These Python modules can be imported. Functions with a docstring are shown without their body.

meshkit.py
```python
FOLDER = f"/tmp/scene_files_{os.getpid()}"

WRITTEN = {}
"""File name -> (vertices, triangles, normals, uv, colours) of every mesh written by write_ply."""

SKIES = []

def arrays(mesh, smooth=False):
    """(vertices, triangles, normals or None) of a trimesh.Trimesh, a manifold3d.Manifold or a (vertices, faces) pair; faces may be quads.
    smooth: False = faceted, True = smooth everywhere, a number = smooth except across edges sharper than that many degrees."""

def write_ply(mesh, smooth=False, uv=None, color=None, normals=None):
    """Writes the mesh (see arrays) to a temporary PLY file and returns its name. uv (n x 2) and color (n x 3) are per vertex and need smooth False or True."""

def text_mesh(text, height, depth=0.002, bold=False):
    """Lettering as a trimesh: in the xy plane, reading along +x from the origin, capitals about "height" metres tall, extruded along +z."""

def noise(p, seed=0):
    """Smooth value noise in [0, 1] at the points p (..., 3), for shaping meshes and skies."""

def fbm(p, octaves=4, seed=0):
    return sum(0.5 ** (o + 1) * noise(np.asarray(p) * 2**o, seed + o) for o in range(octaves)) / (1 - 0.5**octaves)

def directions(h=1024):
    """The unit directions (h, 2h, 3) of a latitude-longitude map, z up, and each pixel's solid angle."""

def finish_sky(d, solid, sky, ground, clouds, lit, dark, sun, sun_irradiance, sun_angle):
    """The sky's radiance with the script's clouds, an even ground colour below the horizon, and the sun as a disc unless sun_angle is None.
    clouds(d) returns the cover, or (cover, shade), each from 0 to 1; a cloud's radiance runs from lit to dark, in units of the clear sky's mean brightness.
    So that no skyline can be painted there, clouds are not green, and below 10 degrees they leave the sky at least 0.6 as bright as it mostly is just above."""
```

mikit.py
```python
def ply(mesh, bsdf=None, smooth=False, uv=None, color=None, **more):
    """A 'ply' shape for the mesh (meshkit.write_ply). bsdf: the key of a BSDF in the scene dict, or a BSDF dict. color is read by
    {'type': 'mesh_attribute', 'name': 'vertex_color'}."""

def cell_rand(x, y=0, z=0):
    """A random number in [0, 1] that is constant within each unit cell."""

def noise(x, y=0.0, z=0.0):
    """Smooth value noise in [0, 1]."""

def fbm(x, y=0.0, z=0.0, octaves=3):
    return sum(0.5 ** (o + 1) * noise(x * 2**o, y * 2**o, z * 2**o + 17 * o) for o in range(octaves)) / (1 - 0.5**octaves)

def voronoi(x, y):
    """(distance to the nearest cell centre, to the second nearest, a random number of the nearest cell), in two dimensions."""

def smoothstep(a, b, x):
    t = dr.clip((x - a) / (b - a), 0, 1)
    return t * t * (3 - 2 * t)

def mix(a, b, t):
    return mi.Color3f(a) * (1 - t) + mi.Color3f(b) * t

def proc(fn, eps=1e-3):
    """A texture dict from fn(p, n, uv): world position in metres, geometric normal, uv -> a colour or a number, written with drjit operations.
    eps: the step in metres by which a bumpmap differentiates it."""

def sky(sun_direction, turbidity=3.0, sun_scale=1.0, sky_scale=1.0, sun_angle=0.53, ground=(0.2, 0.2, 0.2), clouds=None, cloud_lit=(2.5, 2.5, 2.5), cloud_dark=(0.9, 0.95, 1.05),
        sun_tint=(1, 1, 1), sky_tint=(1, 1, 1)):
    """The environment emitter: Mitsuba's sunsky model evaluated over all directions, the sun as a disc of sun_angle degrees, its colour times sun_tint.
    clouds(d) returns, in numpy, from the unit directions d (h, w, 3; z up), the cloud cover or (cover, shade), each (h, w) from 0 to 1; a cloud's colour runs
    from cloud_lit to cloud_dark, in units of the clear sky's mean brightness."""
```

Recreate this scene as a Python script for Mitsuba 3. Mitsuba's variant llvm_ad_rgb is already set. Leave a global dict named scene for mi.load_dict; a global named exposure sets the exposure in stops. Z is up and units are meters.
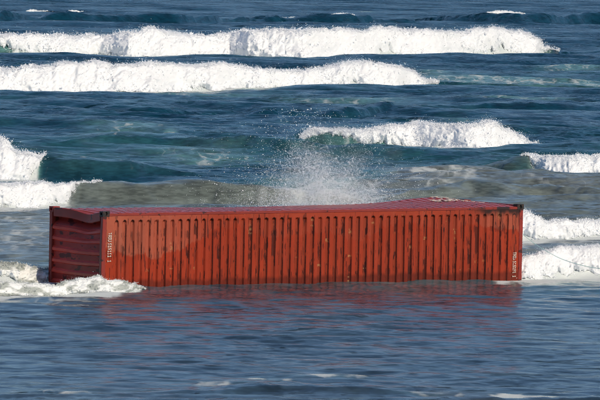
import math
import numpy as np, trimesh
import drjit as dr
import mitsuba as mi
import mikit, meshkit
from mikit import ply, proc, noise, fbm, voronoi, smoothstep, mix

T = mi.ScalarTransform4f
scene, labels = {}, {}

# ------------------------------------------------------------------ camera, sky, exposure
CAM_H, PITCH, ROLL, FPX = 7.67, math.atan(235.0 / 5500.0), 0.0211, 5500.0
fwd = np.array([0, math.cos(PITCH), -math.sin(PITCH)])
up0 = np.array([0, math.sin(PITCH), math.cos(PITCH)])
rt0 = np.array([1.0, 0, 0])
upv = math.cos(ROLL) * up0 + math.sin(ROLL) * -rt0
rtv = math.cos(ROLL) * rt0 + math.sin(ROLL) * up0
scene['camera'] = {'type': 'perspective', 'fov_axis': 'x', 'fov': math.degrees(2 * math.atan(300.0 / FPX)),
                   'near_clip': 1.0, 'far_clip': 60000.0,
                   'to_world': T().look_at(origin=[0, 0, CAM_H], target=[float(v) for v in fwd * 100 + np.array([0, 0, CAM_H])], up=[float(v) for v in upv])}
scene['sky'] = mikit.sky((0.58, -0.58, 0.60), turbidity=3.0, sun_tint=(.94, 1, 1.09), sky_tint=(.88, .97, 1.09))
labels['sky'] = {'kind': 'structure'}
exposure = 1.35


def at(px, py, z=0.0):
    """The point at height z seen at a position of the photograph (600 x 400)."""
    d = fwd * FPX + rtv * (px - 300.0) + upv * (200.0 - py)
    t = (z - CAM_H) / d[2]
    return np.array([0, 0, CAM_H]) + d * t


def height_seen(px, py, y):
    """Height of a thing standing at distance y whose top is seen at (px, py)."""
    d = fwd * FPX + rtv * (px - 300.0) + upv * (200.0 - py)
    return CAM_H + d[2] * y / d[1]


def sstep(a, b, x):
    t = np.clip((x - a) / (b - a), 0, 1)
    return t * t * (3 - 2 * t)


def P3(*c):
    return np.stack(np.broadcast_arrays(*c), -1)


# ------------------------------------------------------------------ the waves that break, near and far
# knots: position along the picture, toe, crest (pixels of the photograph), share of the face that is foam
WAVES = [
    dict(name='A', knots=[(-170, 59, 43.2, 0.4), (-110, 59, 41.2, 0.4), (-60, 59, 41.7, 0.4), (0, 59, 42.8, 0.42), (25, 59, 42.7, 0.58), (50, 59, 41.2, 0.76), (100, 59, 39.9, 0.86), (130, 60, 36, 0.95), (150, 60, 31, 1), (175, 60, 34, 1), (200, 60, 38.1, 1), (230, 60, 37.8, 1), (250, 61, 34.9, 1), (300, 62, 33.8, 1), (350, 61, 36.4, 1), (400, 60, 30.7, 1), (430, 60, 33.7, 1), (470, 59, 33.3, 0.95), (520, 58, 35.4, 0.9), (536, 58, 40.3, 0.85), (543, 57, 50.5, 0.6), (560, 57, 52.7, 0), (640, 56, 53.4, 0), (710, 56, 54.0, 0), (770, 56, 54.6, 0)]),
    dict(name='B', knots=[(-170, 96, 75.0, 1), (-110, 96, 73.0, 1), (-60, 96, 73.5, 1), (0, 96, 72.2, 1), (40, 96, 69, 1), (75, 96, 66.4, 1), (95, 96, 64.8, 1), (110, 96, 71.1, 1), (150, 96, 68.8, 1), (180, 95, 72.7, 1), (210, 95, 74.4, 1), (250, 94, 75, 0.95), (300, 93, 77.2, 0.9), (330, 93, 72.5, 0.88), (360, 93, 66.5, 0.9), (395, 93, 67, 0.85), (412, 92, 70.6, 0.8), (422, 92, 78.9, 0.6), (440, 92, 82.7, 0), (520, 93, 85.9, 0), (640, 94, 90.2, 0), (710, 94, 90.8, 0), (770, 94, 91.4, 0)]),
    dict(name='C', knots=[(270, 152, 146.8, 0), (297, 152, 135.6, 0), (312, 152, 134, 0.26), (350, 153, 135, 0.3), (385, 153, 131.9, 0.5), (405, 153, 128.4, 0.85), (416, 153, 123.5, 1), (440, 154, 130.6, 1), (470, 155, 130.7, 1), (492, 155, 126.8, 1), (508, 154, 132.3, 1), (521, 154, 140.7, 1), (530, 154, 147, 0.7), (545, 154, 150.4, 0), (640, 154, 152.7, 0), (710, 154, 153.3, 0), (770, 154, 153.9, 0)]),
    dict(name='D', knots=[(380, 178, 177.2, 0), (420, 179, 176.9, 0), (455, 179, 174.9, 0), (485, 179, 171.4, 0), (505, 180, 166.2, 0), (516, 180, 162, 0), (525, 180, 160.2, 0.05), (533, 180, 160.4, 0.5), (548, 181, 160.9, 0.9), (570, 182, 162.6, 1), (600, 182, 164.2, 1), (660, 182, 161.6, 1), (710, 182, 162.2, 1), (770, 182, 162.8, 1)]),
    dict(name='E', knots=[(-170, 183, 138.5, 1), (-110, 183, 136.5, 1), (-60, 183, 137, 1), (0, 183, 147.4, 1), (14, 183, 159.4, 1), (26, 183, 161.5, 0.85), (36, 183, 163.5, 0.45), (44, 183, 160.6, 0), (70, 184, 164.6, 0), (120, 184, 170.3, 0), (190, 184, 178.9, 0), (260, 185, 184.2, 0), (300, 186, 185.2, 0)]),
    dict(name='F', knots=[(-170, 213, 188.5, 1), (-110, 213, 186.5, 1), (-60, 213, 187, 1), (0, 212, 187.9, 1), (30, 211, 188.9, 1), (52, 210, 189.4, 0.9), (68, 209, 188.3, 0.6), (78, 208, 187.4, 0.05), (130, 208, 186.6, 0), (200, 208, 185.9, 0), (262, 208, 187.3, 0), (330, 206, 200.1, 0), (380, 206, 205.2, 0)]),
    dict(name='G', knots=[(430, 243, 238.7, 0), (470, 243, 235.5, 0.3), (500, 243, 227, 1), (520, 243, 215.2, 1), (527, 243, 215.1, 1), (536, 243, 220.9, 1), (546, 242, 224.4, 1), (560, 241, 226, 1), (600, 240, 224.4, 1), (660, 240, 224.4, 1), (710, 240, 225.0, 1), (770, 240, 225.6, 1)]),
    dict(name='H', knots=[(480, 279, 273.2, 0), (505, 279, 260.7, 1), (524, 279, 254.3, 1), (545, 278, 250.8, 1), (572, 277, 245.7, 1), (600, 277, 246.5, 1), (660, 277, 247.4, 1), (710, 277, 248.0, 1), (770, 277, 248.6, 1)]),
    dict(name='I', knots=[(-170, 283, 260.5, 1), (-110, 283, 258.5, 1), (-60, 283, 259, 1), (0, 283, 262.7, 1), (18, 283, 262.2, 1), (32, 282, 266, 1), (48, 281, 269.1, 0.9), (58, 281, 276.9, 0.5), (70, 281, 278.6, 0), (90, 281, 280.2, 0)]),
    dict(name='J', knots=[(-170, 296, 282.8, 1), (-110, 296, 280.8, 1), (-60, 296, 281.3, 1), (0, 296, 282.8, 1), (30, 295, 283.5, 1), (52, 294, 285.3, 1), (68, 293, 282.7, 1), (84, 293, 279.4, 1), (97, 293, 274.7, 1), (106, 293, 279.8, 1), (118, 292, 279.7, 1), (130, 291, 282.7, 1), (139, 289, 285.5, 0.8), (146, 288, 287, 0)]),
    # small whitecaps far out
    dict(name='K', knots=[(24, 16, 14.5, 0), (31, 16, 13, .6), (42, 16, 12, .8), (52, 16, 12.6, .6), (60, 16, 14.5, 0)]),
    dict(name='L', knots=[(60, 17, 16, 0), (68, 17, 14, .5), (78, 17, 13.8, .5), (86, 17, 15, .35), (94, 17, 16, 0)]),
    dict(name='M', knots=[(270, 24, 22, 0), (284, 24, 19.8, .8), (305, 24, 18.6, .8), (325, 24, 17.4, .8), (345, 24, 15.8, .8), (352, 24, 17.2, .6), (360, 24, 21, 0)]),
    dict(name='N', knots=[(482, 18, 16, 0), (490, 18, 13.4, .5), (498, 18, 12.2, .7), (510, 18, 13, .7), (518, 18, 14.4, .5), (526, 18, 16, 0)]),
    # low unbroken swells that show as dark bands
    dict(name='s1', knots=[(-60, 27, 15, 0), (60, 26, 13, 0), (170, 27, 14, 0), (260, 26, 20, 0), (300, 26, 25, 0)]),
    dict(name='s2', knots=[(190, 24, 21, 0), (270, 26, 17, 0), (345, 27, 15, 0), (400, 27, 20, 0), (430, 27, 26, 0)]),
    dict(name='s3', knots=[(400, 24, 21, 0), (450, 26, 15, 0), (520, 28, 12, 0), (600, 28, 11, 0), (660, 28, 12, 0)]),
    dict(name='s4', knots=[(-60, 118, 111, 0), (60, 121, 111, 0), (150, 122, 112, 0), (260, 121, 118, 0)]),
    dict(name='s5', knots=[(230, 126, 123, 0), (290, 126, 112, 0), (350, 124, 110, 0), (400, 121, 118, 0)]),
    dict(name='s6', knots=[(60, 158, 155, 0), (110, 158, 143, 0), (175, 157, 142, 0), (230, 160, 147, 0), (290, 162, 150, 0), (330, 163, 162, 0)]),
    dict(name='s7', knots=[(340, 118, 116, 0), (430, 119, 109, 0), (520, 120, 108, 0), (600, 121, 112, 0), (660, 121, 112, 0)]),
    dict(name='s8', knots=[(380, 205, 203, 0), (420, 205, 190, 0), (480, 204, 182, 0), (540, 203, 186, 0), (600, 206, 190, 0), (660, 206, 192, 0)]),
    dict(name='s9', knots=[(120, 397, 395, 0), (200, 396, 390, 0), (260, 394, 384, 0), (300, 394, 386, 0), (380, 396, 391, 0), (420, 396, 395, 0)]),
    dict(name='s10', knots=[(-60, 400, 396, 0), (60, 398, 394, 0), (150, 398, 396, 0)]),
    dict(name='s11', knots=[(380, 408, 404, 0), (460, 407, 400, 0), (560, 407, 399, 0), (660, 408, 396, 0)]),
]
for W in WAVES:
    xs, ys, hs, cs, dist = [], [], [], [], []
    for px, toe, crest, cov in W['knots']:
        p = at(px, toe)
        H0 = max(0.02, (toe - crest) * p[1] / FPX)
        H1 = max(0.02, height_seen(px, crest, p[1] + 1.5 * H0)) * (.72 if W['name'].startswith('s') else 1)
        xs.append(p[0]); ys.append(p[1]); hs.append(H1); cs.append(cov)
    W['x'], W['y'], W['h'], W['c'] = map(np.array, (xs, ys, hs, cs))
    W['foam'] = W['c'].max() > 0
    W['Hm'] = W['h'].max()


def smooth_interp(x, xs, ys):
    i = np.clip(np.searchsorted(xs, x) - 1, 0, len(xs) - 2)
    t = np.clip((x - xs[i]) / (xs[i + 1] - xs[i]), 0, 1)
    t = t * t * (3 - 2 * t) * 0.6 + t * 0.4
    return ys[i] + (ys[i + 1] - ys[i]) * t


def toe_wander(W, x):
    return W['Hm'] * (1.0 if W['foam'] else 2.5) * (meshkit.fbm(P3(x / (W['Hm'] * 3.5), 0 * x, 3.3 + 1.3 * ord(W['name'][0])), 2) - 0.5)


def wave_height(W, x):
    return smooth_interp(x, W['x'], W['h']) * (1 + .34 * (meshkit.fbm(P3(x / (W['Hm'] * 1.3), 0 * x, 8.8 + 1.7 * ord(W['name'][0])), 3) - .5))


def face_rough(W, x, y):
    H = W['Hm']
    calm = 1 - np.clip(smooth_interp(x, W['x'], W['c']) * 1.6, 0, 1)
    return calm * H * (1.1 * (meshkit.fbm(P3(x / (H * 1.1), y / (H * 1.8), 1.0), 3, 51) - .5) + .16 * (meshkit.fbm(P3(x / (H * .22), y / (H * 1.1), 1.0), 3, 57) - .5))


def wave_frame(W, x, y):
    """(distance behind the toe, height, foam share) at points of the sea"""
    return y - smooth_interp(x, W['x'], W['y']) - toe_wander(W, x) + face_rough(W, x, y), wave_height(W, x), smooth_interp(x, W['x'], W['c'])


def wave_profile(u, h, foam):
    wf = h * (1.5 if foam else 2.6) + 0.05
    front = sstep(0, 1, u / wf)
    back = np.exp(-np.square(np.maximum(u - wf, 0) / (h * 6 + 0.5)))
    return np.where(u < wf, front, back), u / wf


# ------------------------------------------------------------------ wind waves: a sum of directional components
rng = np.random.default_rng(7)
COMP = []
for lam0, lam1, n, slope, spread in ((14, 40, 12, .045, .3), (4, 14, 24, .085, .6), (1.2, 4, 34, .10, .9), (.35, 1.2, 36, .10, 1.1)):
    for k in range(n):
        lam = lam0 * (lam1 / lam0) ** ((k + rng.random()) / n)
        th = rng.normal(0.12, spread * .55)
        kv = 2 * math.pi / lam
        COMP.append((kv * math.sin(th), kv * math.cos(th), lam, slope * math.sqrt(2.0 / n) / kv, rng.random() * 6.283, slope))


def sea_height(x, y, dx=None, dy=None, waves=True):
    x = np.asarray(x, np.float32); y = np.asarray(y, np.float32)
    z = np.zeros_like(x)
    zl = np.zeros_like(x)
    gust = (0.55 + 0.9 * meshkit.fbm(P3(x / 9.0, y / 30.0, 0.5), 3)).astype(np.float32)
    lee = (1 - 0.42 * sstep(150, 128, y)).astype(np.float32)                  # sheltered, shallow water on the shore side
    for kx, ky, lam, amp, ph, _ in COMP:
        w = np.float32(amp)
        if dx is not None:
            s = np.hypot(dx * kx, dy * ky) * (lam / 6.2832)
            w = w * np.clip((lam / np.maximum(s, 1e-6) - 2.2) / 2.2, 0, 1).astype(np.float32)
        phi = np.float32(kx) * x + np.float32(ky) * y + np.float32(ph)
        if lam > 12:
            w = w * (0.12 + 0.88 * sstep(150, 230, y)).astype(np.float32)
        elif lam > 3:
            w = w * (0.3 + 0.7 * sstep(145, 200, y)).astype(np.float32)
        zz = w * np.sin(phi + np.float32(.45) * np.cos(phi)) * (gust if lam < 8 else 1)
        if lam > 3:
            zl += zz
        else:
            z += zz
    z = z * lee - np.float32(.085) * sstep(168, 148, y).astype(np.float32)
    zl = zl * lee
    own = np.zeros_like(x)
    if waves:
        for W in WAVES:
            x0, x1 = W['x'][0], W['x'][-1]
            m = (x > x0 - 12) & (x < x1 + 12) & (y > W['y'].min() - 8) & (y < W['y'].max() + 40)
            if not m.any():
                continue
            xm, ym = x[m].astype(float), y[m].astype(float)
            u, h, c = wave_frame(W, xm, ym)
            p, _ = wave_profile(u, h, W['foam'])
            end = sstep(x0 - 6, x0, xm) * sstep(x1 + 6, x1, xm)
            z[m] += (p * h * end).astype(np.float32)
            if W['foam']:                                                # a breaker overruns the swell it stands on
                near = sstep(-7 * W['Hm'], -1.5 * W['Hm'], u) * sstep(14 * W['Hm'], 5 * W['Hm'], u) * end
                own[m] = np.maximum(own[m], near)
    return z + zl * (1 - .6 * own)


# ------------------------------------------------------------------ materials
def V(*c):
    return mi.Color3f(*[float(v) for v in c])


def sea_foam_amount(p, uv):
    return dr.clip((uv.x - p.x) * 50, 0, 1)


def sea_colour(p, n, uv):
    t = dr.clip((uv.y - p.y) * 50 + 0.25 * (fbm(p.x * .35, p.y * .09, 3.0) - .5) + .55 * (fbm(p.x * 1.1, p.y * .4, p.z * 1.5 + 5, octaves=4) - .5), 0, 1)
    c = mix(V(.002, .029, .052), V(.014, .064, .080), smoothstep(0, .5, t))
    c = mix(c, V(.112, .135, .128), smoothstep(.4, 1, t))
    c = mix(c, mix(V(.090, .200, .190), V(.165, .185, .178), smoothstep(.45, .8, t)), .8 * smoothstep(.10, .55, sea_foam_amount(p, uv)))   # water full of fine bubbles
    c = mix(c, V(.030, .046, .076), .75 * smoothstep(142, 122, p.y))                        # thin water over sand
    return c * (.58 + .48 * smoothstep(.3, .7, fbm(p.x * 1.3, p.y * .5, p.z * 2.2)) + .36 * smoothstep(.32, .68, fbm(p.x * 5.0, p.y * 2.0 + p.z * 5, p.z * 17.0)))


def sea_foam(p, n, uv):
    wx, wy = p.x + .9 * fbm(p.x * 1.1, p.y * .9, 8.0) + .25 * fbm(p.x * 5, p.y * 4, 1.0), p.y + 1.6 * fbm(p.x * .8, p.y * .6, 5.0)
    d1, d2, _ = voronoi(wx * 1.9, wy * .6)
    lace = 1 - smoothstep(.0, .5, d2 - d1)
    pat = .78 * fbm(p.x * 2.4, p.y * .6, 2.0, octaves=5) + .22 * lace
    a = sea_foam_amount(p, uv)
    return dr.clip(smoothstep(1.03 - a, 1.39 - a, pat + .10), 0, 1) * dr.clip(a * 1.5, 0, .92)


def ripples(p, n, uv):
    """short wind ripples, longer along their crests"""
    wx, wy = p.x + .5 * noise(p.x * .6, p.y * .4, 2.0), p.y + .9 * noise(p.x * .35, p.y * .2, 6.0)
    g = (.45 + 1.1 * noise(p.x * .16, p.y * .05, 4.0)) * (1 - .42 * smoothstep(156, 138, p.y))
    return g * (.10 * noise(wx * .55, wy * .75, 1.0) + .055 * noise(wx * 1.25 + wy * .4, wy * 1.5 - wx * .3, 5.0) + .032 * noise(wx * 2.6 - wy * .7, wy * 3.2, 9.0) + .016 * noise(wx * 6.0 + wy, wy * 7.0 - wx, 13.0))


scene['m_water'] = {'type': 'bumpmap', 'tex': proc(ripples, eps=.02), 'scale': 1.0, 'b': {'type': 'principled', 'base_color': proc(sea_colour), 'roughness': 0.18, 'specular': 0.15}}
scene['m_surface_foam'] = {'type': 'diffuse', 'reflectance': {'type': 'rgb', 'value': [.62, .66, .66]}}
scene['m_sea'] = {'type': 'blendbsdf', 'weight': proc(sea_foam), 'a': {'type': 'ref', 'id': 'm_water'}, 'b': {'type': 'ref', 'id': 'm_surface_foam'}}
scene['m_foam'] = {'type': 'twosided', 'b': {'type': 'diffuse', 'reflectance': proc(lambda p, n, uv: V(.83, .85, .88) * (.93 + .09 * fbm(p.x * 3, p.y * 3, p.z * 6)))}}
scene['m_wash'] = {'type': 'twosided', 'b': {'type': 'diffuse', 'reflectance': proc(lambda p, n, uv: mix(V(.40, .43, .41), V(.84, .86, .86), smoothstep(.38, .62, fbm(p.x * 4, p.y * 2, p.z * 9))))}}
scene['m_drop'] = {'type': 'twosided', 'b': {'type': 'principled', 'base_color': {'type': 'rgb', 'value': [.86, .88, .9]}, 'roughness': .25, 'specular': .4}}
scene['m_rope'] = {'type': 'twosided', 'b': {'type': 'principled', 'base_color': {'type': 'rgb', 'value': [.34, .55, .55]}, 'roughness': .6}}
scene['m_sand'] = {'type': 'twosided', 'b': {'type': 'diffuse', 'reflectance': proc(lambda p, n, uv: mix(V(.30, .26, .20), V(.40, .36, .29), fbm(p.x * .8, p.y * .8)))}}

# ------------------------------------------------------------------ sea
ry = [86.0]
while ry[-1] < 24000:
    y = ry[-1]
    ry.append(y + (  .125 if y < 143 else y / 440.0 - .2 if y < 1300 else min(y / 440.0 * (1 + (y - 1300) / 200.0), y * .12)))
ry = np.concatenate([np.linspace(40, 85.5, 40), np.array(ry)])
cu = np.linspace(-.066, .066, 296)
step = cu[1] - cu[0]
side = .066 + np.cumsum(step * 1.32 ** np.arange(1, 24))
cu = np.concatenate([-side[::-1], cu, side])
YY, UU = np.meshgrid(ry, cu, indexing='ij')
XX = UU * YY
DX = np.gradient(cu)[None, :] * YY
DY = np.broadcast_to(np.gradient(ry)[:, None], YY.shape)
shape = YY.shape
x, y, dx, dy = XX.ravel(), YY.ravel(), DX.ravel(), DY.ravel()
z = sea_height(x, y, dx, dy)

foam_amt = np.zeros_like(x)
for W in WAVES:
    if not W['foam']:
        continue
    m = (x > W['x'][0] - 3) & (x < W['x'][-1] + 3) & (y > W['y'].min() - 45) & (y < W['y'].max() + 60)
    u, h, c = wave_frame(W, x[m], y[m])
    near = y[m] < 260
    ahead = np.clip(c * 1.3, 0, 1) * (.45 * np.exp(-np.square(np.minimum(u, 0) / (8 * h + 1.0))) + .5 * np.exp(-np.square(np.minimum(u, 0) / (1.6 * h + .6)))) * (u < 2 * h)
    trail = np.clip(c, 0, 1) * np.exp(-np.maximum(u - 2 * h, 0) / (7 * h + 4)) * (u >= 2 * h) * .75
    foam_amt[m] = np.maximum(foam_amt[m], 1.0 * ahead + .62 * trail)


def patch(px, py, wx, wy, amount):
    """thin foam left on the water round a point"""
    c = at(px, py)
    r = c[1] / FPX
    d0 = c[1]
    ly = abs(at(px, py + wy)[1] - d0)
    g = np.exp(-np.square((x - c[0]) / (wx * r)) - np.square((y - d0) / ly))
    np.maximum(foam_amt, amount * g, out=foam_amt)


for a in ((445, 186, 70, 16, .55), (560, 195, 60, 14, .45), (330, 200, 90, 20, .6), (560, 246, 60, 10, .5), (560, 281, 70, 4, .6), (35, 300, 80, 4, .45), (20, 240, 50, 22, .5), (30, 225, 60, 8, .45),
          (255, 378, 50, 3, .66), (240, 385, 90, 6, .52), (540, 398, 80, 3, .85), (440, 395, 70, 3, .6), (60, 394, 70, 5, .55), (330, 376, 60, 2, .55), (470, 86, 60, 6, .52), (530, 89, 60, 5, .54), (590, 90, 50, 5, .50), (570, 76, 50, 3, .52), (435, 80, 20, 5, .5), (540, 96, 60, 2, .45), (150, 100, 200, 4, .5), (460, 128, 30, 4, .3),
          (345, 112, 80, 6, .42), (520, 107, 60, 4, .5), (120, 145, 60, 12, .42), (170, 143, 8, 1.5, .75), (200, 165, 60, 12, .4), (165, 17, 12, 1.2, .6),
          (365, 15, 12, 1, .6), (590, 21, 14, 1.4, .7), (440, 240, 60, 20, .5)):
    patch(*a)
foam_amt += .16 * sstep(.5, .75, meshkit.fbm(P3(x / 7.0, y / 16.0, 4.4), 4)) * sstep(420, 180, y) * sstep(118, 150, y)

turb = .95 * sstep(238, 172, y) * (.40 + .60 * sstep(126, 150, y)) * (.72 + .28 * sstep(105, 125, y))
turb += .4 * (meshkit.fbm(P3(x / 6.0, y / 22.0, 9.1), 3) - .5) * sstep(300, 200, y)
turb += .38 * sstep(101, 92, y) + .12 * sstep(420, 240, y)
gp = at(520, 88)
turb += .30 * sstep(5, 11, x) * np.exp(-np.square((y - gp[1] - 8) / 34.0))
# the deep blue wave on the left stands clear of the sandy one before it
eb = [W for W in WAVES if W['name'] == 'E'][0]
u, h, c = wave_frame(eb, x, y)
foam_amt = np.maximum(foam_amt, .26 * np.exp(-np.square((u - 2) / 3.0)) * sstep(4.5, 0.5, x))
turb -= 1.0 * np.exp(-np.square((u - 3) / 9.0)) * sstep(4.5, 0.5, x)
turb = np.clip(turb, 0, 1)
idx = np.arange(len(x)).reshape(shape)
quads = np.stack([idx[:-1, :-1], idx[:-1, 1:], idx[1:, 1:], idx[1:, :-1]], -1).reshape(-1, 4)
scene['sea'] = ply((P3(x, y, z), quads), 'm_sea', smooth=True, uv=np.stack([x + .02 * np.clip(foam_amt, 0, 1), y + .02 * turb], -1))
labels['sea'] = {'kind': 'structure', 'label': 'choppy blue and grey-green sea with swells running in'}

# the beach on which the photographer stands
bx, by = np.meshgrid(np.linspace(-400, 400, 60), np.linspace(-250, 75, 50), indexing='ij')
bz = np.where(by > -10, 6.4 - (by + 10) * .098, 6.4 + .01 * (-10 - by)) + .5 * (meshkit.fbm(P3(bx / 20, by / 20, 0), 3) - .5) - 0.3
bi = np.arange(bx.size).reshape(bx.shape)
scene['beach'] = ply((P3(bx, by, bz).reshape(-1, 3), np.stack([bi[:-1, :-1], bi[1:, :-1], bi[1:, 1:], bi[:-1, 1:]], -1).reshape(-1, 4)), 'm_sand', smooth=True)
labels['beach'] = {'kind': 'structure'}


# ------------------------------------------------------------------ white water of the breaking waves
OCT_V = np.array([[1, 1, 1], [1, -1, -1], [-1, 1, -1], [-1, -1, 1.0]]) * .8
OCT_F = np.array([[0, 1, 2], [0, 3, 1], [0, 2, 3], [1, 3, 2]])


def drops(points, radii, seed):
    r = np.random.default_rng(seed)
    s = radii[:, None, None] * (0.7 + .6 * r.random((len(points), 1, 3)))
    q = r.normal(size=(len(points), 4)); q /= np.linalg.norm(q, axis=1, keepdims=True)
    a, b, c, d = q.T
    R = np.stack([1 - 2 * (c * c + d * d), 2 * (b * c - a * d), 2 * (b * d + a * c), 2 * (b * c + a * d), 1 - 2 * (b * b + d * d), 2 * (c * d - a * b),
                  2 * (b * d - a * c), 2 * (c * d + a * b), 1 - 2 * (b * b + c * c)], -1).reshape(-1, 3, 3)
    v = points[:, None, :] + np.einsum('nij,kj->nki', R, OCT_V) * s
    f = OCT_F[None] + 4 * np.arange(len(points))[:, None, None]
    return v.reshape(-1, 3), f.reshape(-1, 3)


def billow(p, octaves=4, seed=0):
    return sum(.5 ** o * np.abs(2 * meshkit.noise(p * 2.0 ** o, seed + o) - 1) for o in range(octaves)) / (2 - .5 ** (octaves - 1))


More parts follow.
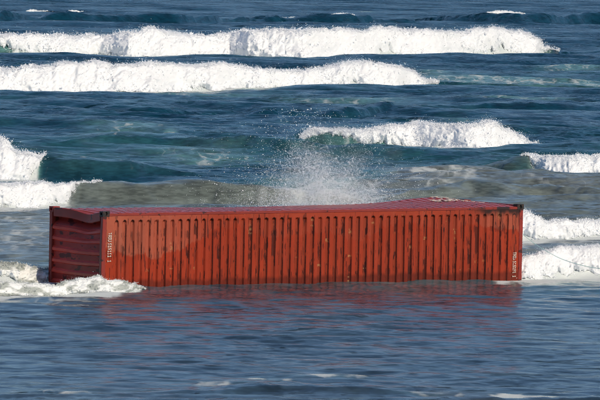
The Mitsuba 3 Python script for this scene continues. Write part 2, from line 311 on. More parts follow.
def foam_wave(W, key, label, mat='m_foam', thick=.26, lumps=1.0, ragged=1.0, nv=96, seed=1, ndrops=2500, smoothness=True, nflake=14000):
    ok = np.nonzero(W['c'] > 0)[0]
    i0, i1 = max(ok[0] - 1, 0), min(ok[-1] + 1, len(W['x']) - 1)
    x0, x1 = W['x'][i0], W['x'][i1]
    ym = W['y'].mean()
    nx = int(min(1000, max(60, (x1 - x0) / (ym / FPX * .92))))
    gx, gv = np.meshgrid(np.linspace(x0, x1, nx), np.concatenate([np.linspace(-.4, -.05, nv // 8), np.linspace(0, 1.12, nv - nv // 8 - nv // 6), np.linspace(1.16, 2.1, nv // 6)]), indexing='ij')
    yt = smooth_interp(gx, W['x'], W['y'])
    h = wave_height(W, gx); c = smooth_interp(gx, W['x'], W['c'])
    Hm = W['Hm']
    wob = toe_wander(W, gx)
    wf = h * 1.5 + .05
    gy = yt + wob + gv * wf
    q = P3(gx, gy, 0 * gx)
    base = sea_height(gx.ravel(), gy.ravel()).reshape(gx.shape).astype(float)
    t = np.clip(gv, 0, 1)                                            # 0 toe, 1 crest
    # foam lies on the upper share c of the face, with a ragged lower and rear edge
    n_edge = meshkit.fbm(q / np.array([Hm * .9, Hm * .9, 1]), 4, seed) - .5
    n_fine = meshkit.fbm(q / np.array([Hm * .16, Hm * .2, 1]), 3, seed + 9) - .5
    low = (gv - (1 - np.clip(c * 1.14, 0, 1.14))) * 1.6
    low = low - 3.6 * np.clip(meshkit.fbm(P3(gx / (Hm * 1.5), gy / (Hm * 9), 3.7), 3, seed + 81) - .45, 0, 1) * np.clip(1.1 - gv, 0, 1)
    rear = (1.55 - gv) * 1.2
    ends = np.minimum(gx - x0, x1 - gx) / (Hm * .8)
    cover = np.minimum(np.minimum(low, rear), ends) + ragged * (1.1 * n_edge + .7 * n_fine) - .02
    cover = np.where(c < .03, -1, cover)
    pz = P3(gx, gv * h * 1.25, gy * .12)
    pz = pz + Hm * .30 * (P3(meshkit.fbm(pz / (Hm * .5), 3, seed + 61), meshkit.fbm(pz / (Hm * .5), 3, seed + 67), 0 * gx) - .5)
    b1 = billow(pz / (Hm * .85), 3, seed)
    b2 = billow(pz / (Hm * .26), 4, seed + 20)
    b3 = billow(pz / (Hm * .10), 3, seed + 26)
    body = np.clip(cover * 2.2, 0, 1) ** .6
    crest = np.exp(-np.square((gv - 1.0) / .42))
    peaks = meshkit.fbm(P3(gx / (Hm * .5), 0 * gx, 1.5), 4, seed + 3) - .5
    lift = Hm * thick * body * (.22 + lumps * (1.15 * b1 + .58 * b2 + .26 * b3)) * (.55 + .45 * np.sin(np.clip(gv, 0, 1) * math.pi)) + h * crest * body * .30 * peaks + h * body * np.exp(-np.square((gv - 1.0) / .13)) * .26 * (meshkit.fbm(P3(gx / (Hm * .14), gy / (Hm * .3), 2.5), 3, seed + 4) - .5)
    fz = base + lift * .55 + .02 - Hm * .04
    fy = gy - lift * 1.5 * np.clip(1.4 - gv, 0, 1)
    fx = gx + Hm * .10 * (meshkit.fbm(pz / (Hm * .3), 3, seed + 31) - .5) * body
    pts = P3(fx, fy, fz)
    ii = np.arange(gx.size).reshape(gx.shape)
    quad = np.stack([ii[:-1, :-1], ii[1:, :-1], ii[1:, 1:], ii[:-1, 1:]], -1).reshape(-1, 4)
    keep = (cover.ravel()[quad] > 0).sum(1) >= 3
    quad = quad[keep]
    used, inv = np.unique(quad, return_inverse=True)
    scene[key + '__foam'] = ply((pts.reshape(-1, 3)[used], inv.reshape(-1, 4)), mat, smooth=smoothness)
    # flakes of froth standing off the surface: torn margins, a grain of bubbles and clots
    r = np.random.default_rng(seed + 500)
    nrm = np.cross(np.gradient(pts, axis=0), np.gradient(pts, axis=1)).reshape(-1, 3)
    nrm /= np.linalg.norm(nrm, axis=1, keepdims=True) + 1e-12
    nrm *= np.where(nrm[:, 2:] < 0, -1, 1)
    cv, gvr = cover.ravel(), gv.ravel()
    wgt = np.where((cv > -.30) & (gvr > -.3) & (gvr < 1.35) & (c.ravel() > .03), 1.0, 0) * np.where(cv < 0, np.exp(cv * 9), 1) * (.10 + np.exp(-np.square((gvr - 1) / .16)) * 1.6 + np.exp(-np.abs(cv) * 6) * 1.3)
    wgt *= np.clip(meshkit.fbm(pz.reshape(-1, 3) / (Hm * .18), 3, seed + 71) - .33, .02, 1)
    pick = r.choice(len(wgt), nflake, p=wgt / wgt.sum())
    off = r.exponential(.030, nflake) * Hm
    fp = pts.reshape(-1, 3)[pick] + nrm[pick] * off[:, None] + r.normal(0, .012 * Hm, (nflake, 3)) + P3(r.normal(0, .5, nflake) * (gx[1, 0] - gx[0, 0]), 0, r.normal(0, .3, nflake) * h.ravel()[pick] * .02)
    fr = ym / FPX * .30 * np.exp(r.normal(0, .5, nflake)) * np.clip(1 - off / Hm * 3, .4, 1)
    scene[key + '__froth'] = ply(drops(fp, fr, seed + 1), mat)
    labels[key + '__froth'] = {'kind': 'stuff'}
    # droplets thrown up along the crest and the ragged margins
    r = np.random.default_rng(seed)
    pool = np.nonzero((cover.ravel() > -.12) & (cover.ravel() < .9) & (np.abs(gv.ravel() - .95) < .5) & (c.ravel() > .2))[0]
    edge = np.nonzero((np.abs(cover.ravel()) < .12) & (c.ravel() > .1))[0]
    plume = np.clip(meshkit.fbm(P3(gx.ravel() / (Hm * .6), 0 * gx.ravel(), 6.5), 4, seed + 5) - .42, 0, 1)[pool] + .01
    pick = np.concatenate([r.choice(pool, ndrops, p=plume / plume.sum()), r.choice(edge, ndrops // 3)])
    n = len(pick)
    rise = r.exponential(.06, n) * Hm * np.where(np.arange(n) < ndrops, 1, .12)
    pp = pts.reshape(-1, 3)[pick] + P3(r.normal(0, .12, n) * Hm, r.normal(0, .2, n) * Hm, rise)
    rad = np.clip(ym / FPX * .20 * np.exp(r.normal(0, .45, n)), .004, .2) * np.clip(1.15 - rise / Hm * 1.6, .35, 1)
    scene[key + '__spray'] = ply(drops(pp, rad, seed), 'm_drop', smooth=True)
    labels[key] = {'label': label, 'category': 'wave', 'group': 'breaking waves'}
    labels[key + '__spray'] = {'kind': 'stuff'}


by_name = {W['name']: W for W in WAVES}
foam_wave(by_name['A'], 'breaking_wave', 'farthest long white breaker, stretching across most of the upper sea', seed=11, nflake=34000, ndrops=9000, nv=100)
foam_wave(by_name['B'], 'breaking_wave_001', 'long white breaker just in front of the farthest one, starting at the left edge', seed=23, nflake=34000, ndrops=8000, nv=110)
foam_wave(by_name['C'], 'breaking_wave_002', 'white breaker with a thin foaming lip trailing left, just right of the splash', seed=37, nflake=22000, ndrops=5000, nv=100)
foam_wave(by_name['D'], 'breaking_wave_003', 'short white breaker at the right edge, beyond the wash and above the container\'s far end', seed=41, ndrops=1800)
foam_wave(by_name['E'], 'breaking_wave_004', 'tall white breaker at the left edge beside a deep blue unbroken wave face', seed=53, ndrops=1800)
foam_wave(by_name['F'], 'breaking_wave_005', 'white breaker rolling in just behind the container\'s left end on a sandy grey wave', seed=61, ndrops=1800)
foam_wave(by_name['G'], 'breaking_wave_006', 'upper of the two white breakers running past the container\'s right end', seed=71, ndrops=1500)
foam_wave(by_name['H'], 'breaking_wave_007', 'lower and nearer of the two white breakers beside the container\'s right end', seed=83, ndrops=1200)
foam_wave(by_name['I'], 'breaking_wave_008', 'greyish wash piling up left of the container\'s ribbed end', mat='m_wash', seed=97, ndrops=800)
foam_wave(by_name['J'], 'breaking_wave_009', 'low foaming surge curling round the container\'s near left corner', mat='m_wash', seed=103, ndrops=1500)

foam_wave(by_name['K'], 'whitecap', 'tiny whitecap far out at the upper left corner', seed=121, ndrops=200, nflake=900, nv=40)
foam_wave(by_name['L'], 'whitecap_001', 'faint second whitecap just right of the one in the upper left corner', seed=127, ndrops=150, nflake=700, nv=40)
foam_wave(by_name['M'], 'whitecap_002', 'thin streak of whitecap far out above the middle of the farthest breaker', seed=131, ndrops=300, nflake=1500, nv=40)
foam_wave(by_name['N'], 'whitecap_003', 'small bright whitecap far out at the upper right', seed=139, ndrops=200, nflake=900, nv=40)
for k_ in ('whitecap', 'whitecap_001', 'whitecap_002', 'whitecap_003'):
    labels[k_]['group'] = 'small whitecaps far out'

# ------------------------------------------------------------------ shipping container
CO = np.array([-4.636, 129.19, -0.803])
PSI = 0.5846
CA = np.array([math.cos(PSI), math.sin(PSI), 0]); CB = np.array([-math.sin(PSI), math.cos(PSI), 0])
LEN, WID, HGT = 12.19, 2.44, 2.59
TRIM = 0.0068                                                        # raised slightly at the far end


def bend(v):
    """local (along, across, up) metres -> world, with the dents of the hull"""
    v = np.array(v, float)
    a, b, c = v[:, 0], v[:, 1], v[:, 2]
    top = sstep(1.6, 2.5, c)
    tb = np.clip(b / WID, 0, 1)
    c2 = c + a * TRIM + top * (.13 * np.exp(-np.square((a - 11.1) / 1.3)) * sstep(LEN + .1, LEN - 1.0, a) * tb ** 1.3 - .05 * np.exp(-np.square((a - 5.5) / 3.0)) * tb)
    # the end header is knocked down and in over its outer two thirds
    e = np.exp(-np.square(a / .35)) * top
    c2 = c2 - e * .10 * np.exp(-np.square((b - .85) / .5))
    a2 = a + e * .16 * np.exp(-np.square((b - .9) / .6)) - .02 * np.exp(-np.square(a / .3)) * np.sin(b * 2.4)
    return CO + a2[:, None] * CA + b[:, None] * CB + c2[:, None] * np.array([0, 0, 1.0])


def local(p):
    ax, ay = p.x - float(CO[0]), p.y - float(CO[1])
    a = ax * float(CA[0]) + ay * float(CA[1]); b = ax * float(CB[0]) + ay * float(CB[1])
    return a, b, p.z - float(CO[2]) - a * TRIM


PITCH_C = 0.2215
C0 = 0.30                                                            # first pressing begins here
NCOR = 52


def wet(a, c):
    line = 1.62 + .55 * (fbm(a * .55, 3.0, octaves=2) - .5) + .25 * smoothstep(1, 2.6, a) + .35 * smoothstep(1.6, 3.4, a) * (fbm(a * 1.3, 7.0) + .25)
    jag = .16 * (noise(a * 9.0, 1.0) - .5) + .05 * (noise(a * 40.0, c * 3) - .5)
    w = 1 - smoothstep(-.035, .035, c - line - jag)
    return dr.maximum(w, .8 * smoothstep(1.4, 4.2, a + .9 * noise(a * 1.2, c * .7) + .25 * noise(a * 14, c)) * (1 - .7 * smoothstep(10.6, 11.3, a)))


def side_paint(p, n, uv):
    a, b, c = local(p)
    w = wet(a, c)
    base = mix(V(.34, .075, .040), V(.315, .035, .011), w)
    base = base * (.86 + .28 * fbm(a * 2.2, c * .9, 2.0))
    # chalky streaks running down
    base = mix(base, V(.38, .12, .08), .3 * smoothstep(.58, .8, fbm(a * 11, c * .7, 4.0)) * (1 - .7 * w))
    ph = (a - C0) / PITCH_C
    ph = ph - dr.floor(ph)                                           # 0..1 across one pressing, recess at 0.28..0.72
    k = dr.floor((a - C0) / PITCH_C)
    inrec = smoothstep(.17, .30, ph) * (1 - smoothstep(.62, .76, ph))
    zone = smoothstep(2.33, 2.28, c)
    rnd = mikit.cell_rand(k, 3, 1)
    arch = smoothstep(2.385, 2.36, c) * smoothstep(.19, .22, c)
    mid = smoothstep(2.5, 4.5, a) * (1 - .5 * smoothstep(10.6, 11.4, a))
    jit = .035 * (fbm(a * 6, c * 3.5, 17.0) - .5)
    e1 = smoothstep(.035, .012, dr.abs(ph - .262 + jit)); e2 = smoothstep(.050, .016, dr.abs(ph - .715 + jit))
    n1 = fbm(k * 3.7, c * 2.6, 9.0) * .7 + .3 * fbm(a * 30, c * 9, 6.0)
    n2 = fbm(k * 5.1, c * 1.9, 29.0) * .7 + .3 * fbm(a * 30, c * 9, 36.0)
    low = .10 * smoothstep(1.9, 1.1, c) * mid + .10 * mid
    rust = arch * dr.clip(e1 * smoothstep(.52, .60, n1 + low) + e2 * smoothstep(.46, .54, n2 + low), 0, 1)  # rust lines on recess walls, with the shade of those walls painted in
    rust = dr.maximum(rust, .8 * inrec * zone * smoothstep(.70 - .06 * rnd, .74 - .05 * rnd, n2 + low * .5))
    cap = smoothstep(.03, .012, dr.abs(c - 2.362 + .10 * dr.square((ph - .49) * 3))) * inrec * smoothstep(.4, .5, noise(k * 7.7, 2.0))
    rust = dr.maximum(rust, cap)
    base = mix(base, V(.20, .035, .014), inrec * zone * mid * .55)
    fleck = smoothstep(.70, .74, fbm(a * 22, c * 3.0, 12.0)) * .8 + .6 * smoothstep(.72, .75, fbm(a * 16, c * 2.0, 31.0))
    dark = dr.clip(rust + fleck * .8, 0, 1)
    dcol = mix(V(.010, .005, .004), V(.060, .013, .007), fbm(a * 25, c * 12, 21.0))
    dark = dr.maximum(dark, .62 * smoothstep(1.0, .88, c + .10 * (fbm(a * 5, 2.0) - .5)))
    base = mix(base, dcol, dark * .93)
    yl = inrec * smoothstep(.74, .80, fbm(k * 5.3, c * 5.0, 40.0)) * smoothstep(.45, .6, fbm(a * 40, c * 20, 3.0))
    base = mix(base, V(.46, .24, .10), yl * .55)
    # blackened seam beside the near post, and the scorched, torn paint under the far end of the top rail
    seam = (1 - smoothstep(.10, .15, a)) * smoothstep(.38, .5, fbm(a * 9, c * 5, 2.0))
    burn = smoothstep(10.3, 11.2, a) * smoothstep(2.28, 2.47, c + .22 * (fbm(a * 7, c * 2, 6.0) - .5))
    return mix(base, V(.014, .008, .007), dr.clip(seam + burn, 0, 1) * .95)


def side_rough(p, n, uv):
    a, b, c = local(p)
    return mi.Float(.55) - .27 * wet(a, c) + .15 * (fbm(a * 9, c * 5) - .5)


def plain_paint(p, n, uv):
    a, b, c = local(p)
    base = V(.24, .026, .016) * (.75 + .5 * fbm(a * 3, b * 3, c * 3))
    worn = smoothstep(.66, .72, fbm(a * 7, b * 7, c * 7 + 5))
    burn = smoothstep(10.5, 11.2, a) * smoothstep(.40, .52, fbm(a * 6, b * 6, c * 6 + 2)) * smoothstep(2.3, 2.45, c) * smoothstep(.5, .1, b)
    return mix(base, V(.03, .011, .009), dr.clip(worn * .85 + burn, 0, 1))


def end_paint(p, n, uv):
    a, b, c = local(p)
    base = V(.30, .024, .017) * (.75 + .5 * fbm(b * 3, c * 6, 3.0))  # darker red than the ribs: shade between them put into the colour
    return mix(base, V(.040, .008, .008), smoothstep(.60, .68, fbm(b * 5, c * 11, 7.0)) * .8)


def roof_paint(p, n, uv):
    a, b, c = local(p)
    base = mix(V(.33, .045, .022), V(.27, .028, .014), fbm(a * .8, b * 2, 4.0))
    return mix(base, V(.06, .018, .014), smoothstep(.68, .75, fbm(a * 8, b * 8, 15.0)) * .7)


def metal(color, rough):
    return {'type': 'twosided', 'b': {'type': 'principled', 'base_color': color, 'roughness': rough, 'specular': .5}}


scene['m_side'] = metal(proc(side_paint), proc(side_rough))
scene['m_side']['b']['specular'] = .3
scene['m_plain'] = metal(proc(plain_paint), .45)
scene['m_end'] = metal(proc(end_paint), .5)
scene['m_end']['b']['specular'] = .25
scene['m_rib_lit'] = metal(proc(lambda p, n, uv: V(.50, .045, .026) * (.75 + .6 * fbm(p.x * 4, p.y * 4, p.z * 9))), .4)  # brighter red than the sheet: light caught by the ribs put into the colour
scene['m_rib_lit']['b']['specular'] = .3
scene['m_roof'] = metal(proc(roof_paint), .22)
scene['m_black'] = metal(proc(lambda p, n, uv: mix(V(.012, .010, .010), V(.05, .020, .014), smoothstep(.5, .7, fbm(p.x * 20, p.y * 20, p.z * 20)))), .6)
scene['m_white'] = metal(proc(lambda p, n, uv: mix(V(.62, .55, .47), V(.34, .07, .04), smoothstep(.58, .68, fbm(p.x * 30, p.y * 30, p.z * 30)))), .5)

BOX = 'shipping_container'
labels[BOX] = {'label': 'long red corrugated steel shipping container aground in the surf, rust-streaked and dented', 'category': 'shipping container'}


def part(key, verts, faces, mat, smooth=False):
    m = trimesh.Trimesh(bend(verts), np.asarray(faces), process=False)
    scene[key] = ply((m.vertices, m.faces), mat, smooth=smooth)


def cbox(lo, hi, ch=.008, n=(1, 1, 1)):
    """a box with chamfered edges, cut into n pieces per axis so that it can be bent"""
    lo, hi = np.array(lo, float), np.array(hi, float)
    axes = []
    for k in range(3):
        inner = np.linspace(lo[k] + ch, hi[k] - ch, n[k] + 1)
        axes.append(inner)
    V_, F_ = [], []
    def add(q):
        i = len(V_); V_.extend(q); F_.append((i, i + 1, i + 2)); F_.append((i, i + 2, i + 3))
    ctr = (lo + hi) / 2
    def face(q):
        q = [np.array(v) for v in q]
        nn = np.cross(q[1] - q[0], q[2] - q[0])
        if np.dot(nn, sum(q) / 4 - ctr) < 0:
            q = q[::-1]
        add(q)
    for k in range(3):
        i, j = (k + 1) % 3, (k + 2) % 3
        for s in (0, 1):
            for u0, u1 in zip(axes[i][:-1], axes[i][1:]):
                for v0, v1 in zip(axes[j][:-1], axes[j][1:]):
                    q = []
                    for (uu, vv) in ((u0, v0), (u1, v0), (u1, v1), (u0, v1)):
                        v = np.zeros(3); v[k] = (lo, hi)[s][k]; v[i] = uu; v[j] = vv; q.append(v)
                    face(q)
        # chamfers along axis k
        for s in (0, 1):
            for t in (0, 1):
                for u0, u1 in zip(axes[k][:-1], axes[k][1:]):
                    def pt(u, first):
                        v = np.zeros(3); v[k] = u
                        v[i] = (lo, hi)[s][i] if first else (axes[i][0], axes[i][-1])[s]
                        v[j] = (axes[j][0], axes[j][-1])[t] if first else (lo, hi)[t][j]
                        return v
                    face([pt(u0, 1), pt(u1, 1), pt(u1, 0), pt(u0, 0)])
    for s in np.ndindex(2, 2, 2):
        tri = []
        for k in range(3):
            v = np.array([(axes[m][0], axes[m][-1])[s[m]] for m in range(3)], float); v[k] = (lo, hi)[s[k]][k]; tri.append(v)
        if np.dot(np.cross(tri[1] - tri[0], tri[2] - tri[0]), sum(tri) / 3 - ctr) < 0:
            tri = tri[::-1]
        n0 = len(V_); V_.extend(tri); F_.append((n0, n0 + 1, n0 + 2))
    return np.array(V_), np.array(F_)


def stadium(a, c, top, bot, half):
    """depth 0..1 of a pressing with rounded ends: a = offset from its middle"""
    cc = np.clip(c, bot + half, top - half)
    d = half - np.hypot(a, c - cc)
    return np.clip(d / .038, 0, 1)


def corrugated(b0, sign):
    """the long side: one sheet with upright pressings, rounded at top and bottom"""
    offs = np.array([-.5, -.34, -.27, -.23, -.19, -.14, -.09, 0, .09, .14, .19, .23, .27, .34]) * PITCH_C
    als = [0.075, .18]
    for k in range(NCOR):
        als += list(C0 + (k + .5) * PITCH_C + offs)
    als += [C0 + NCOR * PITCH_C, LEN - .075]
    als = np.array(als)
    cs = np.concatenate([[.14, .17, .19, .21, .23, .26], np.linspace(.5, 2.1, 5), np.linspace(2.255, 2.375, 11), [2.42, 2.475]])
    A, C = np.meshgrid(als, cs, indexing='ij')
    k = np.floor((A - C0) / PITCH_C)
    off = A - C0 - (k + .5) * PITCH_C
    d = np.where((A > C0 - 1e-6) & (A < C0 + NCOR * PITCH_C + 1e-6), stadium(off, C, 2.365, .2, .062), 0)
    # hand-sized dents
    dent = .035 * (meshkit.fbm(P3(A * .9, C * .9, 3.0 + b0), 3) - .5)
    B = b0 + sign * (d * .052 + dent * .8)
    ii = np.arange(A.size).reshape(A.shape)
    q = np.stack([ii[:-1, :-1], ii[1:, :-1], ii[1:, 1:], ii[:-1, 1:]], -1).reshape(-1, 4)
    f = np.vstack([q[:, [0, 1, 2]], q[:, [0, 2, 3]]])
    return P3(A, B, C).reshape(-1, 3), f


v, f = corrugated(.018, 1.0)
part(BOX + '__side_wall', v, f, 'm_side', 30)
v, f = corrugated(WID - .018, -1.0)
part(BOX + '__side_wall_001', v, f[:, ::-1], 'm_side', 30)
labels[BOX + '__side_wall'] = {'label': 'corrugated red side wall with dark rust streaks, wet below'}

# frame
for i, (a0, b0) in enumerate(((0, 0), (0, WID - .11), (LEN - .11, 0), (LEN - .11, WID - .11))):
    v, f = cbox((a0, b0, .12), (a0 + .11, b0 + .11, 2.47), .01, (1, 1, 10))
    part(BOX + '__corner_post' + ('' if not i else f'_{i:03d}'), v, f, 'm_plain')
n = 0
for a0 in (0, LEN - .178):
    for b0 in (0, WID - .162):
        for c0 in (0, HGT - .118):
            out = .006
            lo, hi = np.array([a0 - out, b0 - out, c0 - out]), np.array([a0 + .178 + out, b0 + .162 + out, c0 + .118 + out])
            body = trimesh.creation.box(bounds=[lo, hi])
            try:
                import manifold3d as m3
                M = m3.Manifold(m3.Mesh(np.asarray(body.vertices, np.float32), np.asarray(body.faces, np.uint32)))
                ctr = (lo + hi) / 2
                hole = m3.Manifold.cylinder(1, .032, .032, 14, True).scale((1, 1.5, 1))
                M -= hole.rotate((90, 0, 0)).translate((ctr[0], lo[1] if b0 == 0 else hi[1], ctr[2])).scale((1, 1, 1)) ^ m3.Manifold.cube((.16, .08, .1), True).translate((ctr[0], lo[1] if b0 == 0 else hi[1], ctr[2]))
                M -= hole.rotate((0, 90, 0)).translate((lo[0] if a0 == 0 else hi[0], ctr[1], ctr[2])) ^ m3.Manifold.cube((.08, .13, .1), True).translate((lo[0] if a0 == 0 else hi[0], ctr[1], ctr[2]))
                mm = M.to_mesh(); vv, ff = mm.vert_properties[:, :3], mm.tri_verts
            except Exception:
                vv, ff = body.vertices, body.faces
            part(BOX + '__corner_casting' + ('' if not n else f'_{n:03d}'), vv, ff, 'm_black' if n in (1, 5) else 'm_plain')
            n += 1
labels[BOX + '__corner_casting_001'] = {'label': 'blackened corner fitting at the near top corner'}
rails = [('top_rail', (.178, 0, 2.47), (LEN - .178, .06, 2.535), 'm_plain'), ('top_rail', (.178, WID - .06, 2.47), (LEN - .178, WID, 2.535), 'm_plain'),
         ('bottom_rail', (.178, 0, .02), (LEN - .178, .06, .15), 'm_plain'), ('bottom_rail', (.178, WID - .06, .02), (LEN - .178, WID, .15), 'm_plain')]
cnt = {}
for nm, lo, hi, m in rails:
    v, f = cbox(lo, hi, .008, (60, 1, 1))
    k = cnt.get(nm, 0); cnt[nm] = k + 1
    part(f'{BOX}__{nm}' + ('' if not k else f'_{k:03d}'), v, f, m)
for i, a0 in enumerate((0.0, LEN - .12)):
    v, f = cbox((a0 + (.004 if i == 0 else 0), .162, 2.36), (a0 + .12, WID - .162, 2.575), .012, (2, 36, 4))
    part(BOX + '__end_header' + ('' if not i else '_001'), v, f, 'm_plain', 30)
    v, f = cbox((a0 + .004, .162, .0), (a0 + .12, WID - .162, .16), .01, (1, 6, 1))
    part(BOX + '__end_sill' + ('' if not i else '_001'), v, f, 'm_plain')
labels[BOX + '__end_header'] = {'label': 'dented header beam above the ribbed end'}

# ribbed ends: a sheet with level trapezium ribs standing proud of it
for i in (0, 1):
    sgn, a_s = (1, .062) if i == 0 else (-1, LEN - .062)
    bs, cs = np.linspace(.11, WID - .11, 30), np.linspace(.16, 2.36, 30)
    B, C = np.meshgrid(bs, cs, indexing='ij')
    A = a_s + .03 * sgn * (meshkit.fbm(P3(B * 1.3, C * 1.6, 5.0 + i), 3) - .5) + sgn * .14 * sstep(2.20, 2.30, C)
    ii = np.arange(B.size).reshape(B.shape)
    q = np.stack([ii[:-1, :-1], ii[1:, :-1], ii[1:, 1:], ii[:-1, 1:]], -1).reshape(-1, 4)
    key = BOX + '__end_wall' + ('' if not i else '_001')
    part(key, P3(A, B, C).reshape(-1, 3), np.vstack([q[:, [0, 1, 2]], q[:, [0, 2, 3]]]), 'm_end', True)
    for k in range(8):
        cm = 2.14 - k * .262
        prof = [(0, -.085), (-.052, -.06), (-.052, .0), (0, .062)]
        bb = np.linspace(.112, WID - .112, 26)
        V_, F_ = [], []
        for j, b in enumerate(bb):
            sag = .035 * (float(meshkit.fbm(np.array([b * 1.1, k * 3.3, 1.0 + i]), 2)) - .5) - .02 * math.sin(b / WID * math.pi)
            for (da, dc) in prof:
                V_.append((a_s + sgn * (da + .012), b, cm + dc + sag))
        for j in range(len(bb) - 1):
            for s in range(3):
                q0 = j * 4 + s
                qd = [q0, q0 + 4, q0 + 5, q0 + 1]
                F_ += [qd[:3], [qd[0], qd[2], qd[3]]]
        part(key + '__rib' + ('' if not k else f'_{k:03d}'), V_, np.array(F_), 'm_rib_lit')

# roof: cross corrugated sheet
als = [.06]
k = 0
rp = .2215
while .18 + (k + 1) * rp < LEN - .12:
    a = .18 + k * rp
    als += [a, a + .07, a + .105, a + .175]; k += 1
als += [.18 + k * rp, LEN - .06]
als = np.array(als)
hgt = np.zeros(len(als))
for m in range(k):
    hgt[1 + 4 * m + 2] = 1; hgt[1 + 4 * m + 3] = 1
bs = np.concatenate([[.055, .10, .16], np.linspace(.3, WID - .3, 12), [WID - .16, WID - .10, WID - .055]])
A, B = np.meshgrid(als, bs, indexing='ij')
Hh = np.broadcast_to(hgt[:, None], A.shape) * sstep(.06, .15, B) * sstep(WID - .06, WID - .15, B)
C = 2.535 + .02 * Hh + .05 * (meshkit.fbm(P3(A * .7, B * .9, 2.0), 3) - .5) * sstep(0, .4, B) * sstep(WID, WID - .4, B)
ii = np.arange(A.size).reshape(A.shape)
q = np.stack([ii[:-1, :-1], ii[1:, :-1], ii[1:, 1:], ii[:-1, 1:]], -1).reshape(-1, 4)
part(BOX + '__roof', P3(A, B, C).reshape(-1, 3), np.vstack([q[:, [0, 1, 2]], q[:, [0, 2, 3]]]), 'm_roof')
labels[BOX + '__roof'] = {'label': 'dull red cross-ribbed roof sheet, buckled up at the far end'}
v, f = cbox((.12, .06, .10), (LEN - .12, WID - .06, .15), .005, (8, 1, 1))
part(BOX + '__floor', v, f, 'm_plain')


# painted numbers
def lettering(key, text, size, origin, right, upd, out, label):
    """right, upd, out: local directions of the writing"""
    t = meshkit.text_mesh(text, size, depth=.003, bold=True)
    t = t.subdivide_to_size(.25, max_iter=6) if False else t
    v = np.asarray(t.vertices)
    L = np.array(origin) + v[:, :1] * np.array(right) + v[:, 1:2] * np.array(upd) + v[:, 2:3] * np.array(out)
    part(key, L, np.asarray(t.faces), 'm_white')
    labels[key] = {'label': label}


def number(prefix, a, c, n0, dent_b, k=1.0):
    y0 = c
    for chunk, gap in (('TRIU', .03), ('515151', .07), ('1', 0)):
        t = meshkit.text_mesh(chunk, .096, depth=.003, bold=True)
        v = np.asarray(t.vertices); w = v[:, 0].max()
        adv = {'TRIU': .235, '515151': .36, '1': .05}[chunk] * k
        s = adv / w
        L = np.array([a, dent_b, y0]) + v[:, :1] * s * np.array([0, 0, -1.0]) + v[:, 1:2] * np.array([1.0, 0, 0]) + v[:, 2:3] * np.array([0, -1.0, 0])
        key = prefix + ('' if not n0 else f'_{n0:03d}')
        part(key, L, np.asarray(t.faces), 'm_white')
        n0 += 1
        y0 -= adv + gap * k
    return n0


def sheet_front(a, c):
    d = .035 * (meshkit.fbm(np.array([[a * .9, c * .9, 3.0 + .018]]), 3) - .5)[0] * .8
    return .018 + d


nn = number(BOX + '__painted_number', .16, 2.09, 0, -.006, .94)
nn = number(BOX + '__painted_number', LEN - .29, 1.42, nn, -.006, .84)
labels[BOX + '__painted_number'] = {'label': 'white owner letters running down the near corner'}
for i, (txt, a, b, s) in enumerate((('TRIU', LEN - 1.25, WID - .5, .36), ('515151', LEN - 1.7, WID - 1.05, .36))):
    t = meshkit.text_mesh(txt, s, depth=.006, bold=True)
    v = np.asarray(t.vertices)
    L = np.array([a, b, 2.566]) + v[:, :1] * np.array([.8, 0, 0]) + v[:, 1:2] * np.array([0, 1.0, 0]) + v[:, 2:3] * np.array([0, 0, 1.0])
    part(BOX + f'__roof__painted_number' + ('' if not i else f'_{i:03d}'), L, np.asarray(t.faces), 'm_white')

# ------------------------------------------------------------------ splash behind the container
r = np.random.default_rng(5)
jets = []
for k in range(170):
    px = float(np.clip(r.normal(338, 40), 246, 425))
    a = (px - 104) / 420 * LEN + 1.75
    reach = .35 + 2.2 * r.random() ** 1.05 * math.exp(-((px - 330) / 55) ** 2) + (.25 * r.random())
    jets.append((a, reach, r.normal(0, .35) + (px - 330) / 260, r.normal(.25, .25)))
pts, rad = [], []
for a, reach, la, lb in jets:
    n = int(420 * (0.22 + reach))
    t = r.random(n) ** 1.25
    env = reach * (2 * t - t * t)
    sp = .03 + .26 * t ** 1.4
    A = a + la * t * reach + r.normal(0, 1, n) * sp * .8
    B = WID + .25 + lb * t + np.abs(r.normal(0, .35, n))
    C = 1.5 + env + r.normal(0, 1, n) * sp * .7
    pts.append(P3(A, B, C)); rad.append(np.clip(np.exp(r.normal(-5.55, .55, n)), .003, .028) * (1.1 - .35 * t))
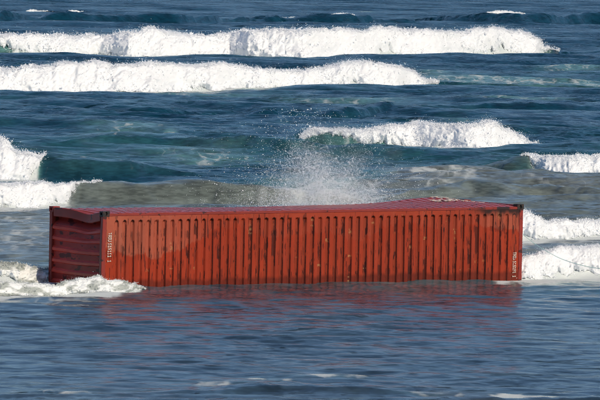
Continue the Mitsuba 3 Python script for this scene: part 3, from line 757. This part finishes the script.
# fine veil drifting over the jets
n = 22000
A = (r.normal(336, 46, n) - 104) / 420 * LEN + 1.75
C = 1.6 + np.abs(r.normal(0, 1.0, n))
pts.append(P3(A, WID + .4 + np.abs(r.normal(0, .9, n)), C)); rad.append(np.clip(np.exp(r.normal(-5.3, .4, n)), .003, .016))
n = 900
A = (r.normal(318, 22, n) - 104) / 420 * LEN + 1.75
pts.append(P3(A, WID + .8 + np.abs(r.normal(0, .6, n)), 3.2 + r.random(n) * 1.7)); rad.append(np.clip(np.exp(r.normal(-4.9, .35, n)), .004, .02))
Lp = np.concatenate(pts)
Wp = CO + Lp[:, :1] * CA + Lp[:, 1:2] * CB + Lp[:, 2:3] * np.array([0, 0, 1.0])
scene['splash'] = ply(drops(Wp, np.concatenate(rad), 8), 'm_drop', smooth=True)
labels['splash'] = {'kind': 'stuff', 'label': 'burst of white spray thrown up behind the middle of the red container', 'category': 'splash'}

# ------------------------------------------------------------------ rope
sy = CO[1] + LEN * math.sin(PSI) + .3
rope_pts = []
for px, py in ((522, 235), (525, 237), (534, 244), (545, 251), (557, 257.5), (570, 262.5), (585, 266.5), (600, 269), (625, 272), (655, 275), (700, 279), (740, 283)):
    rope_pts.append(np.array([at(px, 281)[0] * sy / at(px, 281)[1], sy - (px - 519) * .012, max(-.25, height_seen(px, py, sy - (px - 519) * .012))]))
rope_pts = np.array(rope_pts)
from scipy.interpolate import CubicSpline
cs_ = CubicSpline(np.arange(len(rope_pts)), rope_pts)
path = cs_(np.linspace(0, len(rope_pts) - 1, 120))
ang = np.arange(8) * math.pi / 4
tg = np.gradient(path, axis=0); tg /= np.linalg.norm(tg, axis=1, keepdims=True)
s1 = np.cross(tg, [0, 0, 1.0]); s1 /= np.linalg.norm(s1, axis=1, keepdims=True); s2 = np.cross(s1, tg)
rv = path[:, None] + .0065 * (np.cos(ang)[None, :, None] * s1[:, None] + np.sin(ang)[None, :, None] * s2[:, None])
I, J = np.meshgrid(np.arange(119), np.arange(8), indexing='ij')
scene['rope'] = ply((rv.reshape(-1, 3), np.stack([I * 8 + J, I * 8 + (J + 1) % 8, (I + 1) * 8 + (J + 1) % 8, (I + 1) * 8 + J], -1).reshape(-1, 4)), 'm_rope', smooth=True)
labels['rope'] = {'label': 'thin pale blue-green rope running off the container\'s right end over the foam', 'category': 'rope'}
